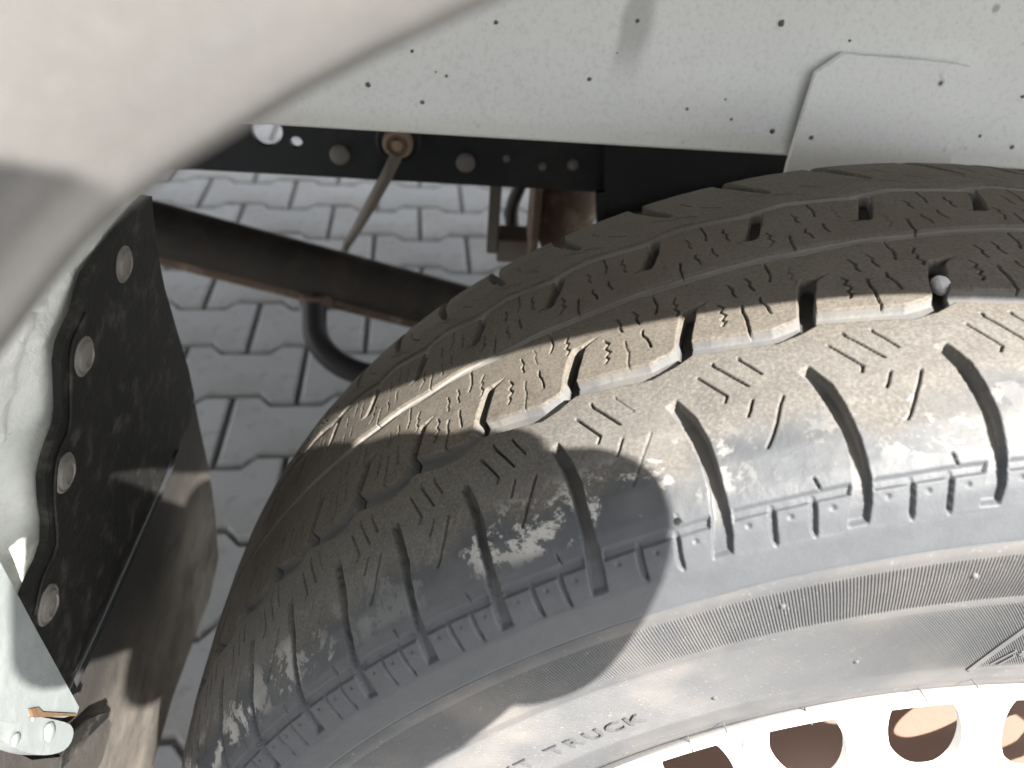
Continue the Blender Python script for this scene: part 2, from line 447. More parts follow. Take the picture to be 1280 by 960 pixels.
def seg_dist(u, y, pts, per=True):
    """distance (mm) to a polyline repeated every pitch, and parameter along it"""
    pts = np.array(pts, float); c = pts[:, 0].mean()
    uu = ((u - c + .5) % 1) - .5 + c if per else u
    best = np.full(u.shape, 1e9); par = np.zeros(u.shape)
    L_ = np.r_[0, np.cumsum(np.hypot(np.diff(pts[:, 0])*UM, np.diff(pts[:, 1])))]
    for i in range(len(pts)-1):
        ax, ay = pts[i, 0]*UM, pts[i, 1]; bx, by = pts[i+1, 0]*UM, pts[i+1, 1]
        dx, dy = bx-ax, by-ay; l2 = dx*dx+dy*dy+1e-9
        t = np.clip(((uu*UM-ax)*dx + (y-ay)*dy)/l2, 0, 1)
        d = np.hypot(uu*UM-ax-t*dx, y-ay-t*dy)
        m = d < best; best = np.where(m, d, best); par = np.where(m, (L_[i]+t*math.sqrt(l2))/L_[-1], par)
    return best, par
def sm(x): x = np.clip(x, 0, 1); return x*x*(3-2*x)
def zig(u, pts):
    f = u % 1; p = np.array(pts); return np.interp(f, p[:, 0], p[:, 1])
SIPES = [  # (points, half width, depth) in pitch, mm
    ([(.594, 53.3), (.583, 51.8), (.461, 44.9)], .28, 1.6), ([(.798, 54.1), (.786, 52.3), (.584, 41.9)], .30, 1.8),
    ([(.936, 50.1), (.753, 40.2), (.779, 37.9)], .28, 1.6), ([(.58, 36.4), (.616, 33.3), (.646, 31.6)], .28, 1.5),
    ([(.364, 35.1), (.442, 29.7), (.538, 23.1), (.575, 21.3)], .30, 1.6),
    ([(.594, 82.2), (.560, 79.6), (.600, 77.8), (.565, 75.4), (.615, 73.6), (.590, 72.2), (.628, 70.3)], .28, 1.3),
    ([(.905, 93.2), (.943, 90.0), (.915, 88.6), (.948, 86.4), (.916, 84.6), (.944, 82.4)], .26, 1.3),
    ([(.088, 99.6), (.077, 91.8), (.111, 87.7)], .26, 1.4), ([(.292, 93.0), (.265, 90.1), (.285, 88.4), (.268, 84.8)], .25, 1.3),
    ([(.449, 91.6), (.419, 88.0), (.440, 86.4), (.426, 83.5)], .25, 1.2), ([(.255, 80.4), (.262, 77.7), (.238, 75.4), (.228, 70.7)], .28, 1.5),
    ([(.418, 78.0), (.432, 74.6), (.420, 72.0), (.443, 66.3), (.456, 58.8)], .30, 1.6),
    ([(.751, 113.8), (.768, 109.8), (.782, 100.8)], .28, 1.4), ([(.438, 136.3), (.423, 129.1), (.449, 124.9)], .25, 1.3),
    ([(.625, 129.6), (.600, 126.4), (.622, 125.0), (.604, 122.1)], .24, 1.2), ([(.592, 116.7), (.610, 114.2), (.582, 112.5), (.58, 109.2)], .24, 1.2),
    ([(.433, 118.4), (.440, 115.5), (.418, 112.0)], .24, 1.2), ([(.918, 119.4), (.890, 116.6), (.925, 114.8), (.893, 112.6), (.957, 109.2)], .26, 1.2),
    ([(.248, 130.2), (.270, 127.2), (.245, 125.4), (.268, 122.9), (.25, 120.4)], .25, 1.2),
    ([(.42, 147), (.62, 152.)], .26, .9), ([(.60, 149.5), (.84, 155.5)], .26, .9), ([(.15, 150), (.33, 156)], .26, .9),
    ([(.70, 163), (.88, 169)], .26, .9), ([(.42, 160), (.5, 168)], .26, .9),
    ([(.323, 11.6), (.301, 9.4)], .28, .9)]
DOTS = [(.843, 6.1), (.541, 6.0), (.242, 6.0)]
def lug_polys():
    Lf = np.array([(.118, 44.2), (.225, 42.6), (.14, 33.9), (.094, 26.7), (.065, 20.4), (.060, 14), (.088, 8.3), (.132, 5.8), (.181, 3.4)])
    Rt = np.array([(.112, 44.2), (.07, 41.2), (.0, 35.8), (-.052, 28.2), (-.072, 18.7), (-.074, 9.1), (-.047, 5.5), (-.004, 3.4)])
    return Lf, Rt
def tread_depth(u, y):
    dep = np.zeros_like(u)
    def carve(d): np.maximum(dep, d, out=dep)
    # circumferential grooves
    ca = zig(u, [(0, 62.6), (.10, 60.6), (.28, 58.9), (.5, 60.6), (.75, 62.2), (.93, 64.0), (1, 62.6)])
    carve(3.6*sm((3.8-abs(y-ca))/.8)*(y > 40)*(y < 80))
    carve(1.9*sm((2.75-abs(y-102.1-.35*np.sin(u*6.283)))/.6))
    cc = zig(u, [(0, 137.4), (.22, 138.6), (.6, 140.8), (.85, 139.0), (1, 137.4)])
    carve(2.0*sm((2.9-abs(y-cc))/.6))
    # lateral slots
    d, p = seg_dist(u, y, [(.0, 62.5), (-.06, 72), (-.155, 82.2)]); carve(6.8*sm((2.45-d)/.7))
    d, p = seg_dist(u, y, [(-.15, 82.0), (-.24, 84.0), (-.36, 85.6)]); carve((4.6-3.2*p)*sm((1.5*(1-p)+.25-d)/.8))
    d, p = seg_dist(u, y, [(-.11, 137.5), (-.03, 127), (.055, 118.8)]); carve(6*sm((2.3-d)/.7))
    d, p = seg_dist(u, y, [(.05, 119.0), (.12, 117.9), (.215, 117.2)]); carve((4.2-3*p)*sm((1.4*(1-p)+.25-d)/.8))
    # shoulder slots of the far side
    d, p = seg_dist(u, y, [(-.34, 155.5), (-.20, 166), (-.09, 178), (-.02, 200)]); carve(5*sm((1.3+2.6*p**.7-d)/.8)*sm(p*6+.4))
    # near shoulder grooves, curved and widening
    Lf, Rt = lug_polys()
    uu = ((u + .5) % 1) - .5
    lf = np.interp(-y, -Lf[:, 1], Lf[:, 0]); rt = np.interp(-y, -Rt[:, 1], Rt[:, 0])
    inside = np.minimum(lf-uu, uu-rt)*UM
    D = np.interp(y, [3, 8, 20, 36, 44], [1.8, 2.8, 4.5, 4.9, 3.0])
    g = D*sm((inside-.35)/.6)*(y < 44.2)*sm((y-3.2)/.6)*(y > 3.2)
    carve(g)
    ins = (inside > -.2) & (y < 44.2)
    # circumferential notch between the shoulder blocks
    e = sm((y-7.1)/.25)*sm((9.6-y)/1.1)
    carve(np.where(ins, 0, 1.15*e))
    for c0, c1 in ((.648, .688), (.358, .398)):
        d, p = seg_dist(u, y, [(c0+.005, 7.6), (c1, 3.9)]); carve(1.5*sm((1.05-d)/.55))
    for a, b in DOTS:
        d = np.hypot((((u-a+.5) % 1)-.5)*UM, (y-b)*2.2); carve(.7*sm((1.05-d)/.9))
    for pts, hw, dp in SIPES:
        ys = [q[1] for q in pts]; m = (y > min(ys)-1) & (y < max(ys)+1)
        if not m.any(): continue
        d, p = seg_dist(u[m], y[m], pts)
        # each copy of a sipe is worn a little differently
        kk = np.floor(u[m]-pts[0][0]+.5)
        h = np.abs(np.sin(kk*12.9898 + pts[0][1]*7.23)*43758.5453) % 1
        v = 1.35*dp*sm((hw+.14-d)/.30)*np.where(h < .10, .25, .75+.5*h)
        dep[m] = np.maximum(dep[m], v)
    return dep
_tab = np.random.rand(64, 64)
def vnoise(a, b):
    """smooth value noise"""
    ia, ib = np.floor(a).astype(int), np.floor(b).astype(int); fa, fb = sm(a-ia), sm(b-ib)
    g = lambda i, j: _tab[i % 64, j % 64]
    return (g(ia, ib)*(1-fa)+g(ia+1, ib)*fa)*(1-fb) + (g(ia, ib+1)*(1-fa)+g(ia+1, ib+1)*fa)*fb - .5
def tread_mesh(ths, ss):
    TH, S = np.meshgrid(ths, ss); y, r, ny, nr = prof_at(S)
    u = ucoord(TH, y); arc = TH*6.07
    warp = vnoise(arc/9, y/9)*.5 + vnoise(arc/2.5+7, y/2.5)*.22
    yw = y + np.where(y > 9.8, warp, warp*.3); uw = u + warp*.7/UM
    dep = tread_depth(uw, yw)
    # fine edge line below the shoulder, its moulding seam
    dep += .25*sm((.35-abs(r-308.5))/.3)*(y < 50)
    # worn, uneven surface
    wear = .28*vnoise(arc/14+3, y/11) + .12*vnoise(arc/4, y/4) + .05*vnoise(arc/1.3, y/1.3)
    dd = dep - wear*(y > 3)
    Y = y - dd*ny; RR = r - dd*nr; t = np.radians(TH)
    V = np.stack([RR*np.sin(t), Y, RR*np.cos(t)], -1).reshape(-1, 3)/1000
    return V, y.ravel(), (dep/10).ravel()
s0, s1, s2 = s_of(r=308), s_of(y=160), s_of(y=201)
s3 = PS[np.argmin(np.where(PYY > 120, abs(PRR-308), 1e9))]
ss = np.r_[np.arange(s0, s1, .37), np.arange(s1, s3, 1.1)]
ths = np.r_[np.arange(-86, -66, .16), np.arange(-66, -36, .078), np.arange(-36, 3, .060), np.arange(3, 14, .2)]
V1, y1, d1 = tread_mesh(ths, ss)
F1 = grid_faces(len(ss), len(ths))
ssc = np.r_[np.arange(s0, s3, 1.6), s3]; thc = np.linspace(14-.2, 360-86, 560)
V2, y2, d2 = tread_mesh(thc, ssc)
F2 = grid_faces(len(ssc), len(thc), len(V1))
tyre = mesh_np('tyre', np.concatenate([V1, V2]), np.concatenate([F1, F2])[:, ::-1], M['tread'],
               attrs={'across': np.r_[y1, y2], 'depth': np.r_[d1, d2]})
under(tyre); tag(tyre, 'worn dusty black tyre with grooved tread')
# ---- sidewall with fine ribs
def side_mesh(ths, rs, fine=True):
    """rows by radius (mm) outwards side; sheared so the fine ribs stay on the grid"""
    TH, RR0 = np.meshgrid(ths, rs)
    S = np.array([s_of(r=q) for q in rs])[:, None] + 0*TH
    y, r, ny, nr = prof_at(S)
    sh = np.where(RR0 < 279, (279-RR0)*.128, 0)
    th = TH + sh
    h = np.zeros_like(th)
    if fine:
        b1 = sm((302.6-RR0)/.8)*sm((RR0-281.2)/.8); ph = (TH/.186) % 1
        h += .50*b1*(sm(1.95-abs(ph-.5)*4.2)-.75)
        b2 = sm((277.6-RR0)/.8)*sm((RR0-238.5)/2.5); ph2 = (TH/.178) % 1
        fade = np.interp(RR0, [238, 250, 262, 279], [.50, .70, .80, .80])
        h += fade*b2*(sm(1.95-abs(ph2-.5)*4.2)-.75)
        h += .22*np.exp(-((RR0-279.4)/1.1)**2)
        h -= .25*np.exp(-((RR0-248.3)/.35)**2)*(vnoise(th*3, RR0*0) > -.2)
        h += .5*sm((RR0-303.)/1.)*sm((307.5-RR0)/.5)*.5
        h += .35*np.exp(-((RR0-231)/1.5)**2) - .3*np.exp(-((RR0-227)/.8)**2)
    h += .12*vnoise(th*.7, RR0/9)
    Y = y + h*ny; Q = r + h*nr; t = np.radians(th)
    return np.stack([Q*np.sin(t), Y, Q*np.cos(t)], -1).reshape(-1, 3)/1000
rs = np.r_[308, 307.4, 306.5, 303, 299, 304, 303.2, 302.6, 302, 301, 298, 294, 290, 287, 284, 281.8, 281.2, 280.4, 279.4, 278.4, 277.4, 276.4, np.arange(274, 238, -2.5), 237, 234, 232.5, 231, 229.5, 228, 227, 226, 224, 222.6, 220]
rs = np.unique(rs)[::-1]
tsf = np.arange(-68, 6, .186/8)
Vs = side_mesh(tsf, rs); Fs = grid_faces(len(rs), len(tsf))
tsc = np.linspace(6-.03, 292, 300); Vc = side_mesh(tsc, rs, False)
Vi = []  # inner sidewall
si = np.linspace(s3, PS[-1]-1, 16); TI, SI = np.meshgrid(np.linspace(0, 360, 241), si); yi, ri, _, _ = prof_at(SI)
t_ = np.radians(TI); Vi = np.stack([ri*np.sin(t_), yi, ri*np.cos(t_)], -1).reshape(-1, 3)/1000
side = mesh_np('sidewall', np.concatenate([Vs, Vc, Vi]), np.concatenate([grid_faces(len(rs), len(tsf)), grid_faces(len(rs), len(tsc), len(Vs)), grid_faces(len(si), 241, len(Vs)+len(Vc), True)]), M['side'])
under(side, tyre); tag(side, 'ribbed grey sidewall of the tyre')
def on_side(th, r, lift=0):
    """point on the sidewall; th degrees, r mm, lift mm"""
    y, rr, ny, nr = prof_at(s_of(r=r)); t = math.radians(th)
    return Vector(((rr+lift*nr)*math.sin(t), y+lift*ny, (rr+lift*nr)*math.cos(t)))/1000
# raised letters
dg = bpy.context.evaluated_depsgraph_get()
def letter(ch, th0, wdeg, r0, hgt):
    cu = bpy.data.curves.new('t', 'FONT'); cu.body = ch; cu.size = 1; cu.resolution_u = 3
    to = bpy.data.objects.new('t', cu); C.objects.link(to); bpy.context.view_layer.update()
    me = bpy.data.meshes.new_from_object(to.evaluated_get(bpy.context.evaluated_depsgraph_get()))
    bpy.data.objects.remove(to); bpy.data.curves.remove(cu)
    bm = bmesh.new(); bm.from_mesh(me); bpy.data.meshes.remove(me)
    r = bmesh.ops.extrude_face_region(bm, geom=bm.faces[:])
    top = [g for g in r['geom'] if isinstance(g, bmesh.types.BMVert)]; tops = set(top)
    for v in bm.verts:
        lift = .85 if v in tops else -.25
        v.co = on_side(th0 + v.co.x*wdeg, r0 + v.co.y*hgt/.72, lift)
    under(link('raised_letter', bm, M['side'], None), tyre)
txt = "LIGHT TRUCK"; th = -54.2
for ch in txt:
    adv = {'I': .55, ' ': .75}.get(ch, 1.0)
    if ch != ' ': letter(ch, th, 2.25, 248.4, 7.2)
    th += 1.86*adv
def stroke(bm, pts, wmm, lift=.55):
    for (a, b) in zip(pts, pts[1:]):
        d = Vector(((b[0]-a[0])*4.4, b[1]-a[1])); n = Vector((-d.y, d.x)).normalized()*wmm/2
        q = []
        for p, sg in ((a, 1), (a, -1), (b, -1), (b, 1)): q.append((p[0]+sg*n.x/4.4, p[1]+sg*n.y))
        lo = [bm.verts.new(on_side(*c, -.25)) for c in q]; hi = [bm.verts.new(on_side(*c, lift)) for c in q]
        bm.faces.new(hi); bm.faces.new(lo[::-1])
        for i in range(4): bm.faces.new((lo[i], lo[(i+1) % 4], hi[(i+1) % 4], hi[i]))
bm = bmesh.new()
def ln(a, b, n=6): return [(a[0]+(b[0]-a[0])*i/n, a[1]+(b[1]-a[1])*i/n) for i in range(n+1)]
stroke(bm, ln((-10.0, 237.8), (-7.7, 265.5)), 2.3)
stroke(bm, ln((-7.7, 265.5), (-6.3, 259.0)), 2.3); stroke(bm, ln((-6.3, 259), (-4.9, 266.5)), 2.3)
stroke(bm, ln((-4.9, 266.5), (-3.4, 258)), 2.3); stroke(bm, ln((-3.4, 258), (-1.9, 263)), 2.3); stroke(bm, ln((-1.9, 263), (.4, 237.8)), 2.3)
stroke(bm, ln((-10.0, 237.8), (.4, 237.8), 16), 1.6)
for a in range(3):
    q = a*math.pi/3 + .3
    stroke(bm, ln((-5.1-1.9*math.cos(q), 248.8-8.4*math.sin(q)), (-5.1+1.9*math.cos(q), 248.8+8.4*math.sin(q)), 4), 1.0)
for a in range(6):
    q = a*math.pi/3 + .3; c_ = (-5.1+1.2*math.cos(q), 248.8+5.2*math.sin(q))
    for dq in (-.6, .6): stroke(bm, ln(c_, (c_[0]+.7*math.cos(q+dq), c_[1]+3.1*math.sin(q+dq)), 2), .8)
for a in ((-8.6, 241.5, -7.4, 249.5), (-8.0, 240.5, -7.2, 246)): stroke(bm, ln(a[:2], a[2:], 3), .9)
o = under(link('mountain_snowflake_mark', bm, M['side'], None), tyre)
# spew hairs and nubs
for (x0, y0, x1, y1_) in ((902, 899, 909, 919), (924, 912, 928, 934), (1007, 888, 1015, 906), (1062, 882, 1071, 900), (1149, 861, 1159, 878), (1210, 843, 1223, 861), (860, 922, 866, 940)):
    a = at(x0, y0, Y=.0078); b = at(x1, y1_, Y=.0035)
    bm = bmesh.new(); tube(bm, smooth_path([a + Vector((0, .002, 0)), a, (a+b)/2 + Vector((.0004, -.0008, 0)), b], 3), .00028, 6)
    under(link('rubber_hair', bm, M['side'], None, smooth=True), tyre)
for (x0, y0) in ((978, 757), (847, 652), (1218, 719), (893, 871), (1070, 826)):
    d = ray(x0, y0); d /= np.linalg.norm(d)
    for t in np.arange(.1, .6, .0005):
        p = CAM + t*d; r_ = math.hypot(p[0], p[2])*1000
        if r_ < 340 and p[1]*1000 > np.interp(r_, PROF[:8, 1], PROF[:8, 0]): break
    bm = bmesh.new(); bmesh.ops.create_icosphere(bm, subdivisions=2, radius=.0011, matrix=Matrix.Translation(p))
    under(link('rubber_nub', bm, M['side'], None, smooth=True), tyre)

# ---- rim ---------------------------------------------------------------
bm = bmesh.new()
rp = [(11, 219.5), (8.6, 221.6), (6.3, 222.6), (4.6, 222.2), (3.8, 220.8), (4.4, 219.2), (6.0, 217.8), (9.0, 213), (12, 207), (15, 204), (30, 202.5), (42, 199), (50, 188), (120, 186), (150, 202), (196, 204), (200, 220)]
nseg = 256
rings = [[bm.verts.new((r*math.sin(2*math.pi*j/nseg)/1000, y/1000, r*math.cos(2*math.pi*j/nseg)/1000)) for j in range(nseg)] for y, r in rp]
for a, b in zip(rings, rings[1:]):
    for j in range(nseg): bm.faces.new((a[j], a[(j+1) % nseg], b[(j+1) % nseg], b[j]))
rim = link_t('rim', bm, M['rim'], smooth=True); tag(rim, 'white painted steel rim')
# disc with round holes
NH, HR, HC = 23, .0148, .1690
bm = bmesh.new()
outer = [(.190*math.sin(a), 0, .190*math.cos(a)) for a in np.linspace(0, 2*math.pi, 160, endpoint=False)]
holes = []
for k in range(NH):
    a0 = R(-7.6 + 360/NH*k); cx, cz = HC*math.sin(a0), HC*math.cos(a0)
    holes.append([(cx+HR*math.cos(t), 0, cz+HR*math.sin(t)) for t in np.linspace(0, 2*math.pi, 40, endpoint=False)])
holes.append([(.035*math.sin(a), 0, .035*math.cos(a)) for a in np.linspace(0, 2*math.pi, 48, endpoint=False)])
plate(bm, outer, holes, (0, 1, 0), .0045)
def dish(r): return np.interp(r, [0, .05, .09, .12, .155, .168, .182, .191], [.022, .020, .012, .004, .0115, .0195, .030, .044])
for _ in range(5):
    long = [e for e in bm.edges if e.calc_length() > .010]
    if not long: break
    bmesh.ops.subdivide_edges(bm, edges=long, cuts=1)
    bmesh.ops.triangulate(bm, faces=[f for f in bm.faces if len(f.verts) > 3])
for v in bm.verts:
    v.co.y += float(dish(math.hypot(v.co.x, v.co.z)))
o = link('wheel_disc', bm, M['rim'], None, smooth=True); under(o, rim)
drum_bm = bmesh.new()
lathe(drum_bm, [(.02, .070), (.115, .070), (.150, .078), (.152, .086), (.150, .19), (.10, .192)], (0, 0, 0), (0, 1, 0), 96)
drum = link_t('brake_drum', drum_bm, M['drum'], smooth=True)
for k in range(6):
    a = R(60*k+12); bm = bmesh.new()
    lathe(bm, [(.011, 0), (.011, .014), (.008, .018)], (.075*math.sin(a), .050, .075*math.cos(a)), (0, -1, 0), 6)
    under(link('wheel_nut', bm, M['rivet'], None, smooth=False), rim)

# stone wedged in the tread
st = at(1176, 357, Y=.068)
bm = bmesh.new(); bmesh.ops.create_icosphere(bm, subdivisions=4, radius=1)
for v in bm.verts:
    p = v.co.copy(); q = max(abs(p.x), abs(p.y), abs(p.z))
    f = .90 + .10/q + 0.09*noise.noise(p*1.3+Vector((4, 2, 1))) + .03*noise.noise(p*5)
    v.co = Vector((p.x*.0026*f, p.y*.0034*f, p.z*.0030*f))
o = link('pebble', bm, M['stone'], None, smooth=True)
pp = ray(1176, 357); pp /= np.linalg.norm(pp)
for t in np.arange(.1, .6, .0003):
    p = CAM + t*pp
    if math.hypot(p[0], p[2])*1000 < 346.3: break
o.location = Vector(p); o.rotation_euler = (.2, -.2, .3)
tag(o, 'small speckled grey pebble wedged in a cross slot of the tyre tread', 'pebble')

# ---- fender ------------------------------------------------------------
def fender():
    # rows: across the lip (turned-in hem) then out over the panel to a rectangle
    hem = [(-.024, .5080), (-.030, .5000), (-.036, .4925), (-.041, .4875), (-.0455, .4858), (-.0485, .4864), (-.051, .4890), (-.0530, .4925), (-.0540, .4970), (-.0545, .503), (-.0548, .515), (-.0548, .53)]
    th = np.radians(np.linspace(-118, 118, 240)); V = []
    dl = np.interp(-np.abs(np.degrees(th)), [-118, -75, -45, -38, -35.2, -33.6, -32.3, -31.2, -30, -28, -25.5, -15, -5, 0], [-.030, -.030, -.024, -.015, -.0095, -.0060, -.0030, -.0014, -.0006, .0003, .0004, .0042, .0090, .0110])
    for y, r in hem: V.append(np.stack([(r+dl)*np.sin(th), np.full_like(th, y-.009), (r+dl)*np.cos(th)], -1))
    for k in (.15, .4, .7, 1.):
        sn, cs = np.sin(th), np.cos(th)
        lim = np.minimum(.95/np.maximum(abs(sn), 1e-3), np.where(cs > 0, .80/np.maximum(cs, 1e-3), .30/np.maximum(-cs, 1e-3)))
        lim = np.maximum(lim, .56)
        r = .53 + (lim-.53)*k; y = -.0638 - .006*math.sin(k*math.pi) + .012*k*k
        r = r + dl*(1-k)
        V.append(np.stack([r*sn, np.full_like(th, y), r*cs], -1))
    V = np.array(V); nr, nc = V.shape[:2]; V = V.reshape(-1, 3)
    V2 = V.copy(); V2[:, 1] += .002
    return V, grid_faces(nr, nc)
Vf, Ff = fender()
fo = mesh_np('fender', Vf, Ff, M['fender']); under(fo); tag(fo, 'silver beige fender above the wheel arch')
sd = fo.modifiers.new('thickness', 'SOLIDIFY'); sd.thickness = .0012; sd.offset = 0

# ---- inner wheelhouse panel ---------------------------------------------
YP = .27
def panel():
    xs = np.linspace(-1.0, .95, 300); zs = [.3085, .3092, .3105, .3125, .315, .320, .328, .34, .355, .37, .39, .41, .44, .48, .52, .555, .57]
    V = []
    for z in zs:
        y = np.full_like(xs, YP) + (.0045*math.exp(-(z-.3085)/.003) * -1)
        if z < .3088: y = y + .0035
        # shallow pressed ribs
        for x0, w_ in ((-.128, .006), (-.093, .005), (.16, .012)):
            y -= .0016*np.exp(-((xs-x0-.1*(z-.33))/w_)**2)*min(1, max(0, (z-.325)/.03))
        y -= .004*np.exp(-((z-.46)/.05)**2)
        V.append(np.stack([xs, y, np.full_like(xs, z)], -1))
    V = np.array(V); return V.reshape(-1, 3), grid_faces(len(zs), len(xs))
Vq, Fq = panel(); pn = mesh_np('wheelhouse_panel', Vq, Fq, M['white']); under(pn); tag(pn, 'white oversprayed inner panel with tar specks')
sd = pn.modifiers.new('thickness', 'SOLIDIFY'); sd.thickness = .0015; sd.offset = -1
bm = bmesh.new(); box(bm, (-1.3, -.038, .572), (1.2, 1.658, .582)); link_t('bed_floor', bm, M['white'])
# bracket plate with cut corners
bm = bmesh.new()
plate(bm, [at(*q, Y=.262) for q in ((972, 260), (985, 205), (1002, 150), (1020, 92), (1055, 68), (1100, 72), (1160, 77), (1214, 84), (1226, 107), (1212, 140), (1196, 175), (1172, 260))], (), (0, 1, 0), .0035)
o = link('bracket_plate', bm, M['white'], None, bevel=.0006); under(o, pn)
for q in ((1180, 92), (1184, 186)):
    bm = bmesh.new(); c_ = at(*q, Y=.262); lathe(bm, [(.0022, 0), (.0020, .0004), (.0008, .0006)], c_, (0, -1, 0), 16); under(link('spot_weld', bm, M['white'], None, smooth=True), pn)

tars = [(977, 29, .0016), (797, 26, .0010), (831, 6, .0009), (737, 99, .0011), (966, 164, .0013), (1014, 172, .0012), (1176, 104, .0011), (859, 136, .0009), (1265, 184, .0011), (1062, 51, .0008), (1278, 121, .0009), (914, 209-60, .0008), (1225, 170, .0008), (460, 106, .0013), (515, 64, .0009), (528, 128, .0011), (620, 28, .0010), (558, 95, .0008)]
for k in range(3): tars.append((random.uniform(520, 1270), random.uniform(5, 160), random.uniform(.0004, .0008)))
for k, (px, py, rr_) in enumerate(tars):
    on_br = 1000 < px < 1215 and py > 80; yy = (.262 if on_br else YP-.0007)
    bm = bmesh.new(); bmesh.ops.create_icosphere(bm, subdivisions=2, radius=rr_)
    for v in bm.verts: v.co *= 1 + .35*noise.noise(v.co*900+Vector((k*3.1, 0, 0))); v.co.y *= .45
    bmesh.ops.transform(bm, matrix=Matrix.Translation(at(px, py, Y=yy)), verts=bm.verts)
    under(link('tar_speck', bm, M['tar'], None, smooth=True), pn)
# ---- chassis rail --------------------------------------------------------
YR = .40; ZB, ZT = .2255, .345
def circle_on(px, py, rpx, Y, n=20, wob=0):
    c_ = at(px, py, Y=Y); e = at(px+rpx, py, Y=Y); r = np.linalg.norm(e-c_)
    return [(c_[0]+r*(1+wob*math.sin(3*a+1))*math.cos(a), Y, c_[2]+r*(1+wob*math.sin(2*a))*math.sin(a)) for a in np.linspace(0, 2*math.pi, n, endpoint=False)], r
h1, _ = circle_on(333, 164, 19.5, YR, 28, .04); h2, _ = circle_on(370, 178, 7.5, YR, 16, .08)
bm = bmesh.new()
plate(bm, [(-1.3, YR, ZB), (1.0, YR, ZB), (1.0, YR, ZT), (-1.3, YR, ZT)], [h1, h2], (0, 1, 0), .005)
box(bm, (-1.3, YR+.005, ZB), (1.0, YR+.030, ZB+.005))
rail = link_t('chassis_rail', bm, M['black']); tag(rail, 'black painted chassis rail with round holes')
for px, py, rpx, mt in ((425, 193, 12.5, 'rivet'), (582, 203, 12, 'rivet')):
    pts, r = circle_on(px, py, rpx, YR)
    c_ = at(px, py, Y=YR-.0005); bm = bmesh.new()
    lathe(bm, [(r, 0), (r*1.0, .0015), (r*.8, .0032), (r*.3, .004)], c_, (0, -1, 0), 24); under(link('rail_rivet', bm, M[mt], None, smooth=True), rail)
for px, py, rpx in ((633, 198, 4), (678, 208, 4.5), (716, 206, 7), (893, 213, 11)):
    pts, r = circle_on(px, py, rpx, YR)
    c_ = at(px, py, Y=YR-.0005); bm = bmesh.new()
    lathe(bm, [(r*1.1, 0), (r*1.1, .001), (r*.6, .0012), (r*.55, .0035), (r*.2, .004)], c_, (0, -1, 0), 6 if rpx > 6 else 12); under(link('rail_bolt', bm, M['pipe'] if rpx > 8 else M['rivet'], None), rail)
# big washer and corroded nut that hold the cable
cc_ = at(498, 176, Y=YR-.0008); bm = bmesh.new()
lathe(bm, [(.0158, 0), (.0158, .0012), (.0142, .003), (.0130, .002)], cc_, (0, -1, 0), 32); under(link('washer', bm, M['black'], None, smooth=True), rail)
bm = bmesh.new(); lathe(bm, [(.0105, .001), (.0105, .006), (.0092, .009), (.0076, .0092), (.0072, .006), (.0042, .006), (.0038, .011), (.001, .0115)], cc_, (0, -1, 0), 24)
under(link('cable_nut', bm, M['nut'], None, smooth=True), rail)
bm = bmesh.new()
p0 = Vector(cc_) + Vector((-.001, -.008, -.008)); p1 = Vector(at(430, 315, t=.93))
tube(bm, smooth_path([p0, at(482, 222, Y=.388), at(462, 258, Y=.41), at(445, 288, Y=.50), p1, p1 + Vector((-.03, .1, -.1))], 6), [.0044]*31, 12)
link_t('brake_cable', bm, M['cable'], smooth=True)
# gusset plate right of the rail's visible part
bm = bmesh.new()
plate(bm, [at(*q, Y=.385) for q in ((757, 120), (1010, 120), (1010, 225), (890, 262), (800, 300), (762, 318), (747, 300), (745, 242), (757, 240))], (), (0, 1, 0), .008)
link_t('gusset_plate', bm, M['black'], bevel=.001)
bm = bmesh.new(); plate(bm, [at(*q, Y=.37) for q in ((750, 285), (840, 262), (1000, 230), (1050, 300), (760, 340))], (), (0, 1, 0), .01)
link_t('spring_seat', bm, M['pipe'], bevel=.001)

# ---- leaf hanger, bump stop ---------------------------------------------
bm = bmesh.new()
c_ = Vector(at(705, 262, Y=.47)); top = c_ + Vector((0, 0, .05))
lathe(bm, [(.030, 0), (.030, .03), (.027, .055), (.021, .075), (.015, .088), (.010, .092)], top, (0, 0, -1), 24)
bs = link_t('bump_stop', bm, M['rust'], smooth=True); tag(bs, 'rusty tapered bump stop')
bm = bmesh.new(); a = Vector(at(668, 262, Y=.455)); box(bm, a+Vector((-.003, -.03, -.04)), a+Vector((.003, .03, .06))); link_t('bump_stop_strap', bm, M['rust'], bevel=.001)
bm = bmesh.new()
def pxbox(bm, q0, q1, Y, dep):
    a, b = at(*q0, Y=Y), at(*q1, Y=Y); box(bm, (min(a[0], b[0]), Y, min(a[2], b[2])), (max(a[0], b[0]), Y+dep, max(a[2], b[2])))
pxbox(bm, (613, 225), (622, 318), .46, .012); pxbox(bm, (622, 300), (664, 330), .46, .03)
link_t('spring_hanger', bm, M['cable'], bevel=.001)
bm = bmesh.new(); tube(bm, smooth_path([at(650, 232, Y=.50), at(640, 262, Y=.50), at(645, 300, Y=.50), at(668, 330, Y=.50)], 5), .006, 10)
link_t('breather_pipe', bm, M['hose'], smooth=True)

# ---- big tube and hose ---------------------------------------------------
ta = Vector(at(215, 292, t=.84)); tb = Vector(at(555, 381, t=.84)); dv = (tb-ta)
bm = bmesh.new(); tube(bm, [ta-dv*.8, ta, tb, tb+dv*1.2], .0268, 40)
tb_o = link_t('axle_tube', bm, M['pipe'], smooth=True); tag(tb_o, 'dark brown tube with a rusty underside')
bm = bmesh.new(); dn = dv.normalized()
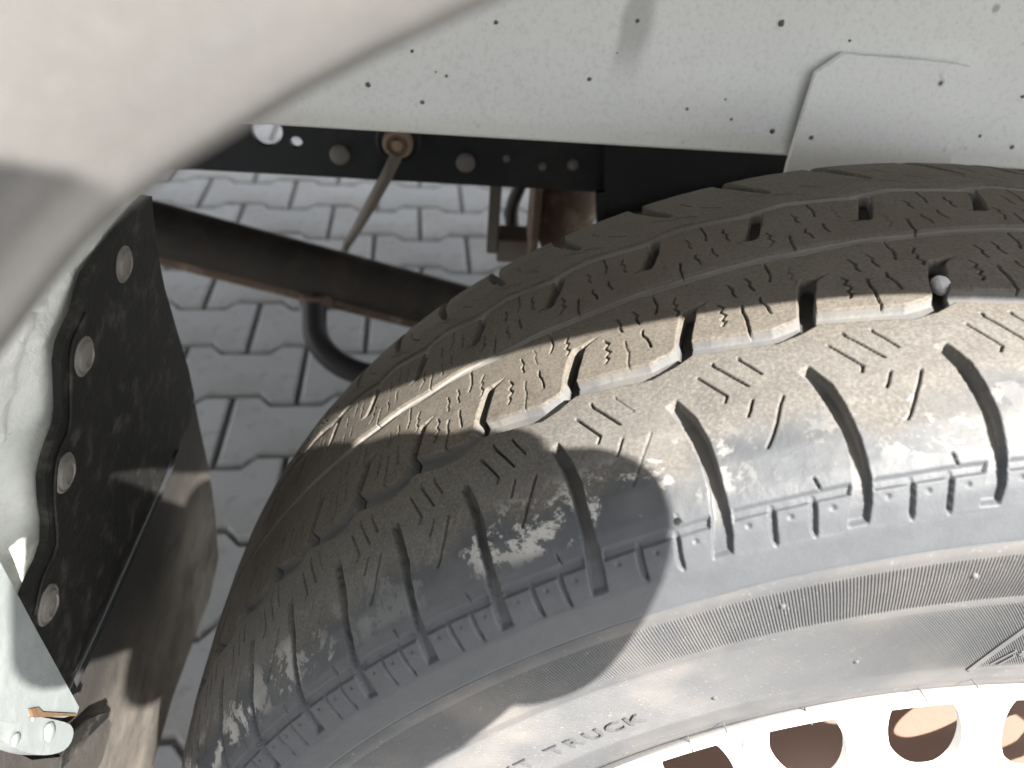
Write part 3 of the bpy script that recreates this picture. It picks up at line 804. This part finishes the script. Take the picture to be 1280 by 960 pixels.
# rusty ledge along the underside
ax = dn.cross(Vector((0, 1, 0))).normalized()
pa_ = [ta-dv*.8, tb+dv*1.2]
low = Vector((0, -.0135, -.0205))
tube(bm, [p + low for p in pa_], .0088, 20)
under(link('weld_flange', bm, M['rust'], None, smooth=True), tb_o)
cl = Vector(at(397, 372, t=.83))
bm = bmesh.new(); lathe(bm, [(.017, -.012), (.019, -.010), (.019, .004), (.015, .006)], cl, (0, .1, -1), 24); under(link('hose_clamp', bm, M['rust'], None, smooth=True), tb_o)
bm = bmesh.new()
hp = [cl+Vector((0, 0, .01)), at(393, 395, t=.82), at(397, 425, t=.815), at(418, 450, t=.81), at(450, 466, t=.805), at(500, 476, t=.80), at(580, 486, t=.79)]
tube(bm, smooth_path(hp, 8), .0125, 20); under(link('vent_hose', bm, M['hose'], None, smooth=True), tb_o)

# ---- splash guard + mud flap ----------------------------------------------
GP = (1., 0., -.12, -.385)                  # the guard's leaning plane x - .12 z = -.385
GP2 = (1., 0., -.12, -.392)
gn = Vector((1, 0, -.12)).normalized()
left_edge = [(184, 245), (176, 256), (157, 280), (128, 318), (110, 342), (103, 365), (97, 390), (86, 412), (79, 430), (76, 452), (77, 480), (78, 510), (76, 530), (67, 552), (60, 574), (56, 596), (57, 622), (61, 650), (60, 678), (53, 700), (42, 722), (33, 745), (32, 766), (42, 790), (60, 825), (70, 870)]
right_edge = [(88, 852), (120, 783), (160, 695), (195, 617), (214, 575), (238, 528), (243, 495), (236, 462), (222, 415), (206, 360), (196, 310), (192, 270), (190, 245)]
RIV = [(154, 330), (104, 445), (80, 591), (59, 756)]
bm = bmesh.new(); plate(bm, [at(*q, plane=GP) for q in left_edge + right_edge], (), -gn, .003)
sg_o = link_t('splash_guard', bm, M['guard'], bevel=.0007); tag(sg_o, 'black scalloped splash guard held by rivets')
bm = bmesh.new(); tube(bm, smooth_path([Vector(at(q[0]+9, q[1]+2, plane=GP))+gn*.0006 for q in left_edge[6:24:2]], 4), .0008, 8)
under(link('edge_bead', bm, M['guard'], None, smooth=True), sg_o)
for i, q in enumerate(RIV):
    c_ = Vector(at(*q, plane=GP)); ez = Vector((0, 0, 1)); ez = (ez - gn*ez.dot(gn)).normalized(); ey = gn.cross(ez)
    bm = bmesh.new(); lathe(bm, [(.0080, 0), (.0080, .0004), (.0074, .0010), (.0068, .0007), (.0064, .0007), (.0058, .0018), (.0042, .0024), (.0038, .0018), (.0025, .0018), (.0015, .0023)], (0, 0, 0), (0, 0, 1), 32)
    Mx = Matrix((( *ey, 0), (*ez, 0), (*gn, 0), (0, 0, 0, 1))).transposed()
    for v in bm.verts: v.co = Vector((v.co.x*.95*(1+.05*noise.noise(v.co*200+Vector((i*5, 0, 0)))), v.co.y*.95*(1+.06*noise.noise(v.co*200+Vector((i*5+2, 0, 0)))), v.co.z))
    bmesh.ops.transform(bm, matrix=Matrix.Translation(c_) @ Mx, verts=bm.verts)
    under(link('rivet', bm, M['rivet'], None, smooth=True), sg_o)
bm = bmesh.new()
fl = [(244, 505), (252, 545), (262, 590), (269, 640), (273, 700), (262, 748), (240, 806), (216, 872), (196, 940), (178, 1010), (-20, 1040), (-20, 940), (60, 880), (90, 842), (122, 775), (162, 688), (197, 610), (216, 568), (236, 525)]
plate(bm, [at(*q, plane=GP2) for q in fl], (), -gn, .004)
mf = link_t('mud_flap', bm, M['flap'], bevel=.0008); tag(mf, 'dusty rubber mud flap below the guard')
bm = bmesh.new(); tube(bm, [Vector(at(*q, plane=GP))+gn*.001 for q in ((220, 563), (196, 622), (160, 703), (122, 788), (92, 852), (66, 905))], .0014, 8)
under(link('fold_line', bm, M['black'], None, smooth=True), mf)

# ---- white seam-sealed flange between arch and guard -----------------------
ins = [Vector(at(q[0]+14, q[1], plane=GP)) - gn*.006 for q in left_edge]
nI = len(ins); V = []; nj = 150; nk = 40
for j in range(nj):
    f = j/(nj-1)*(nI-1); i = min(int(f), nI-2); a = ins[i].lerp(ins[i+1], f-i)
    t = R(-31 - 54*(j/(nj-1))**1.0)
    b = Vector((.506*math.sin(t), -.022, .506*math.cos(t)))
    for k in range(nk):
        u = k/(nk-1); p = a.lerp(b, u)
        outw = Vector((math.sin(t), 0, math.cos(t)))
        g_ = 1-math.exp(-u/.05); saw = (j*4.6/nj*1.0) % 1
        bulge = .016*math.sin(u*math.pi)
        st = (.006*sm_(max(0, min(1, (u-.10)/.05))) + (.007*saw+.006*math.exp(-(min(saw, 1-saw)/.03)**2))*sm_(max(0, min(1, (u-.14)/.08)))) * g_
        lump = .0035*noise.noise(Vector((j*.12, u*5, 0))) + .0014*noise.noise(Vector((j*.4, u*14, 3)))
        rim_ = .006*math.exp(-(u/.05)**2)
        V.append(p + outw*(bulge) - outw*(st + lump*g_) + gn*0)
V = np.array([v[:] for v in V])
fl_o = mesh_np('arch_flange', V, grid_faces(nj, nk), M['seal']); under(fl_o); tag(fl_o, 'lumpy white seam sealed flange inside the arch')
sb = fl_o.modifiers.new('smooth', 'SUBSURF'); sb.levels = 1; sb.render_levels = 1
sd = fl_o.modifiers.new('thickness', 'SOLIDIFY'); sd.thickness = .002; sd.offset = 0

# ---- white sill end bottom left -------------------------------------------
SX = -.352
bm = bmesh.new()
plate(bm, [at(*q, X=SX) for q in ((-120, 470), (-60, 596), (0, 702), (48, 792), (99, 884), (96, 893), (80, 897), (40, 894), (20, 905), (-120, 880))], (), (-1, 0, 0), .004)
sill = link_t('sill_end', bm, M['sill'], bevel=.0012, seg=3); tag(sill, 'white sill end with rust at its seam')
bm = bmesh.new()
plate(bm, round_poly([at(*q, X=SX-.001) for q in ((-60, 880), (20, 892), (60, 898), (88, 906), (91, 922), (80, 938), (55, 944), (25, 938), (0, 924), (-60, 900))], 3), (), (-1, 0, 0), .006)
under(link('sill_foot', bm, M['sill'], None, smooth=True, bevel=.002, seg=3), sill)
for q, r in (((62, 915), .0034), ((20, 925), .0022), ((42, 896), .0016)):
    bm = bmesh.new(); bmesh.ops.create_icosphere(bm, subdivisions=3, radius=r)
    for v in bm.verts: v.co *= 1 + .25*noise.noise(v.co*300+Vector(q+(0,))*.1); v.co.x *= .3
    bmesh.ops.transform(bm, matrix=Matrix.Translation(at(*q, X=SX)), verts=bm.verts)
    under(link('sealer_blob', bm, M['sill'], None, smooth=True), sill)
bm = bmesh.new(); plate(bm, [at(*q, X=SX+.0009) for q in ((38, 886), (48, 884), (54, 890), (95, 892), (96, 895), (60, 896), (42, 897))], (), (-1, 0, 0), .004)
under(link('rust_seam', bm, mat_simple('rust stain', (.075, .045, .025), (.15, .10, .06), 300, .9, .1), None), sill)
bm = bmesh.new()
plate(bm, [at(*q, X=-.366) for q in ((-120, 900), (0, 930), (40, 950), (78, 946), (104, 918), (132, 893), (140, 905), (128, 950), (90, 1020), (-120, 1020))], (), (-1, 0, 0), .003)
br = link_t('sill_bracket', bm, M['flap'], bevel=.0008)
bm = bmesh.new(); plate(bm, [at(*q, X=-.3645) for q in ((78, 946), (88, 920), (112, 898), (133, 890), (136, 896), (112, 920), (92, 946), (76, 962))], (), (-1, 0, 0), .001)
under(link('bracket_lip', bm, M['guard'], None), br)

# ---- rest of the body (mostly outside the frame) ---------------------------
bm = bmesh.new(); box(bm, (-1.3, .43, .42), (1.2, 1.655, .435)); link_t('underbody_sheet', bm, M['black'])
bm = bmesh.new(); box(bm, (-1.3, 1.66, .06), (1.2, 1.67, .60)); link_t('side_panel', bm, M['fender'], bevel=.002)
bm = bmesh.new(); box(bm, (-1.3, 1.16, ZB), (1.0, 1.165, ZT)); box(bm, (-1.3, 1.135, ZB), (1.0, 1.16, ZB+.005)); link_t('chassis_rail', bm, M['black'])

# ================================================================== PHOTOGRAPHER'S PHONE
bm = bmesh.new()
x0, x1, h0, h1_ = -.024, .160, -.041, .0395
cr = .014; pts = []
for cx, cyy, a0 in ((x1-cr, h1_-cr, 0), (x0+cr, h1_-cr, 90), (x0+cr, h0+cr, 180), (x1-cr, h0+cr, 270)):
    for k in range(7):
        a = R(a0+15*k); qx, qy = cx+cr*math.cos(a), cyy+cr*math.sin(a); pts.append(CAM + RT*qx + UP*(qy-.015*qx) - fwd*.0015)
plate(bm, pts, (), tuple(-fwd), .008)
ph = link('smartphone', bm, M['phone'], None, smooth=True, bevel=.001)
tag(ph, 'dark smartphone held level in front of the wheel arch', 'phone')

def skin_obj(name, nodes, edges, mat, parent=None, root=0, sub=2):
    me = bpy.data.meshes.new(name); me.from_pydata([n[0] for n in nodes], edges, [])
    o = bpy.data.objects.new(name, me); C.objects.link(o)
    if parent: o.parent = parent
    mo = o.modifiers.new('skin', 'SKIN'); mo.use_smooth_shade = True
    if not me.skin_vertices: me.attributes
    for i, n in enumerate(nodes):
        sv = me.skin_vertices[0].data[i]; r = n[1]; sv.radius = (r, r) if not hasattr(r, '__len__') else r
        sv.use_root = (i == root)
    ss_ = o.modifiers.new('sub', 'SUBSURF'); ss_.levels = sub; ss_.render_levels = sub
    me.materials.append(mat); return o
def cv(x, h, d): return tuple(CAM + RT*x + UP*h - fwd*d)      # phone frame: right, up, back towards the holder
person = bpy.data.objects.new('person', None); C.objects.link(person); person.location = (-.35, -.66, GZ)
tag(person, 'crouching photographer in dark blue jacket and jeans holding a phone', 'person')
PL = Vector(person.location)
def rel(nodes): return [(tuple(Vector(p)-PL), r) for p, r in nodes]
# right hand: palm under the phone's low edge, four fingers on the back, thumb over the screen
nodes = [(cv(.085, -.125, .080), .024), (cv(.092, -.095, .055), .021), (cv(.096, -.070, .030), (.034, .016)), (cv(.098, -.052, .013), (.037, .014))]
edges = [(0, 1), (1, 2), (2, 3)]
for k, (fx, ln_) in enumerate(((.066, .030), (.088, .034), (.110, .033), (.130, .026))):
    b = len(nodes); 
    nodes += [(cv(fx+.000, -.049, .010), .0088), (cv(fx-.003, -.047, .000), .0082), (cv(fx-.006, -.036+ln_*.1, -.0085), .0078), (cv(fx-.010, -.036+ln_*.45, -.0095), .0070)]
    edges += [(3, b), (b, b+1), (b+1, b+2), (b+2, b+3)]
b = len(nodes)
nodes += [(cv(.076, -.056, .024), .0115), (cv(.066, -.034, .022), .0098), (cv(.062, -.008, .0175), .0085)]
edges += [(2, b), (b, b+1), (b+1, b+2)]
hand = skin_obj('hand', rel(nodes), edges, M['skin'], person, 2)
ln2 = [(cv(.092, -.055, .125), .024), (cv(.094, -.020, .095), (.030, .018)), (cv(.096, .004, .074), (.031, .015))]
le2 = [(0, 1), (1, 2)]
for fx, e_ in ((.079, -.001), (.097, -.006), (.115, -.011), (.131, -.014)):
    b = len(ln2)
    ln2 += [(cv(fx, .026, .054), .0098), (cv(fx+.001, .053+e_, .032), .0093), (cv(fx+.002, .059+e_, .009), .0088), (cv(fx+.003, .050+e_, -.0045), .0076)]
    le2 += [(2, b), (b, b+1), (b+1, b+2), (b+2, b+3)]
b = len(ln2); ln2 += [(cv(.062, -.012, .066), .0120), (cv(.048, .004, .040), .0100), (cv(.044, .016, .0165), .0085)]; le2 += [(1, b), (b, b+1), (b+1, b+2)]
skin_obj('hand', rel(ln2), le2, M['skin'], person, 1)
hx = Vector(nodes[0][0])
# body: pelvis root, spine, neck, arms, legs
pel = Vector((-.42, -.72, .02)); chest = Vector((-.37, -.56, .42)); neck = Vector((-.34, -.50, .58)); 
shR = Vector((-.20, -.56, .50)); shL = Vector((-.54, -.54, .49)); elR = Vector((-.09, -.46, .26)); elL = Vector((-.62, -.42, .26))
wrR = hx; wrL = Vector(ln2[0][0]).lerp(elL, .06)
nb = [(pel, (.15, .12)), (pel.lerp(chest, .5), (.14, .11)), (chest, (.16, .12)), (neck, .06), (shR, .065), (elR, .048), (elR.lerp(wrR, .92), .034), (shL, .065), (elL, .048), (wrL, .034)]
eb = [(0, 1), (1, 2), (2, 3), (2, 4), (4, 5), (5, 6), (2, 7), (7, 8), (8, 9)]
skin_obj('jacket', rel([(tuple(p), r) for p, r in nb]), eb, M['cloth'], person, 0)
knR, knL = Vector((-.24, -.34, .06)), Vector((-.64, -.38, .04)); anR, anL = Vector((-.28, -.60, GZ+.09)), Vector((-.62, -.68, GZ+.09))
nl = [(pel+Vector((0, 0, -.04)), .13), (pel+Vector((.10, .03, -.04)), .095), (knR, .062), (anR, .045), (pel+Vector((-.10, .03, -.04)), .095), (knL, .062), (anL, .045)]
skin_obj('jeans', rel([(tuple(p), r) for p, r in nl]), [(0, 1), (1, 2), (2, 3), (0, 4), (4, 5), (5, 6)], M['jeans'], person, 0)
for an in (anR, anL):
    skin_obj('shoe', rel([(tuple(an+Vector((0, -.04, -.05))), .036), (tuple(an+Vector((0, .06, -.055))), .038), (tuple(an+Vector((0, .15, -.065))), .026)]), [(0, 1), (1, 2)], M['shoe'], person, 0)
# head with face, ears, hair
bm = bmesh.new(); bmesh.ops.create_uvsphere(bm, u_segments=48, v_segments=32, radius=1)
look = (Vector(CAM)-Vector((-.32, -.43, .72))).normalized()
for v in bm.verts:
    x, y, z = v.co                                     # +y is the face
    w_ = .076*(1-.22*max(0, -z)); l_ = .096; h_ = .118
    p = Vector((x*w_, y*l_, z*h_))
    if y > 0:
        p.y *= 1 - .10*abs(z)
        p.y += .020*math.exp(-(x/.16)**2-((z+.12)/.20)**2)                # nose
        p.y -= .011*math.exp(-((abs(x)-.36)/.17)**2-((z-.04)/.12)**2)     # eye sockets
        p.y += .005*math.exp(-(x/.33)**2-((z+.50)/.07)**2) - .004*math.exp(-(x/.3)**2-((z+.44)/.03)**2)   # lips
        p.y += .008*math.exp(-(x/.25)**2-((z+.85)/.15)**2)                # chin
    p.x += math.copysign(.018, x)*math.exp(-((abs(x)-.97)/.08)**2-((y+.03)/.14)**2-((z-.0)/.26)**2)  # ears
    v.co = p
q = look.to_track_quat('Y', 'Z').to_matrix().to_4x4(); hc = Vector((-.32, -.43, .72))
bmesh.ops.transform(bm, matrix=Matrix.Translation(hc-PL) @ q, verts=bm.verts)
link('head', bm, M['skin'], person, smooth=True)
bm = bmesh.new(); bmesh.ops.create_uvsphere(bm, u_segments=40, v_segments=28, radius=1)
bmesh.ops.delete(bm, geom=[v for v in bm.verts if v.co.z < .45 and v.co.y > -.1+.5*v.co.z*0 or v.co.z < -.45], context='VERTS')
for v in bm.verts:
    n_ = 1 + .03*noise.noise(v.co*9); v.co = Vector((v.co.x*.084*n_, v.co.y*.104*n_, v.co.z*.127*n_))
bmesh.ops.transform(bm, matrix=Matrix.Translation(hc-PL) @ q, verts=bm.verts)
ho = link('hair', bm, M['hair'], person, smooth=True)
ho.modifiers.new('thickness', 'SOLIDIFY').thickness = .006
for sx in (-1, 1):
    bm = bmesh.new(); bmesh.ops.create_uvsphere(bm, u_segments=16, v_segments=10, radius=.0115)
    bmesh.ops.transform(bm, matrix=Matrix.Translation(hc-PL) @ q @ Matrix.Translation((sx*.028, .072, .005)), verts=bm.verts)
    link('eye', bm, M['rim'], person, smooth=True)
bm = bmesh.new(); tube(bm, [neck-PL+Vector((0, 0, -.03)), hc-PL+Vector((-.01, -.02, -.05))], .052, 20); link('neck', bm, M['skin'], person, smooth=True)
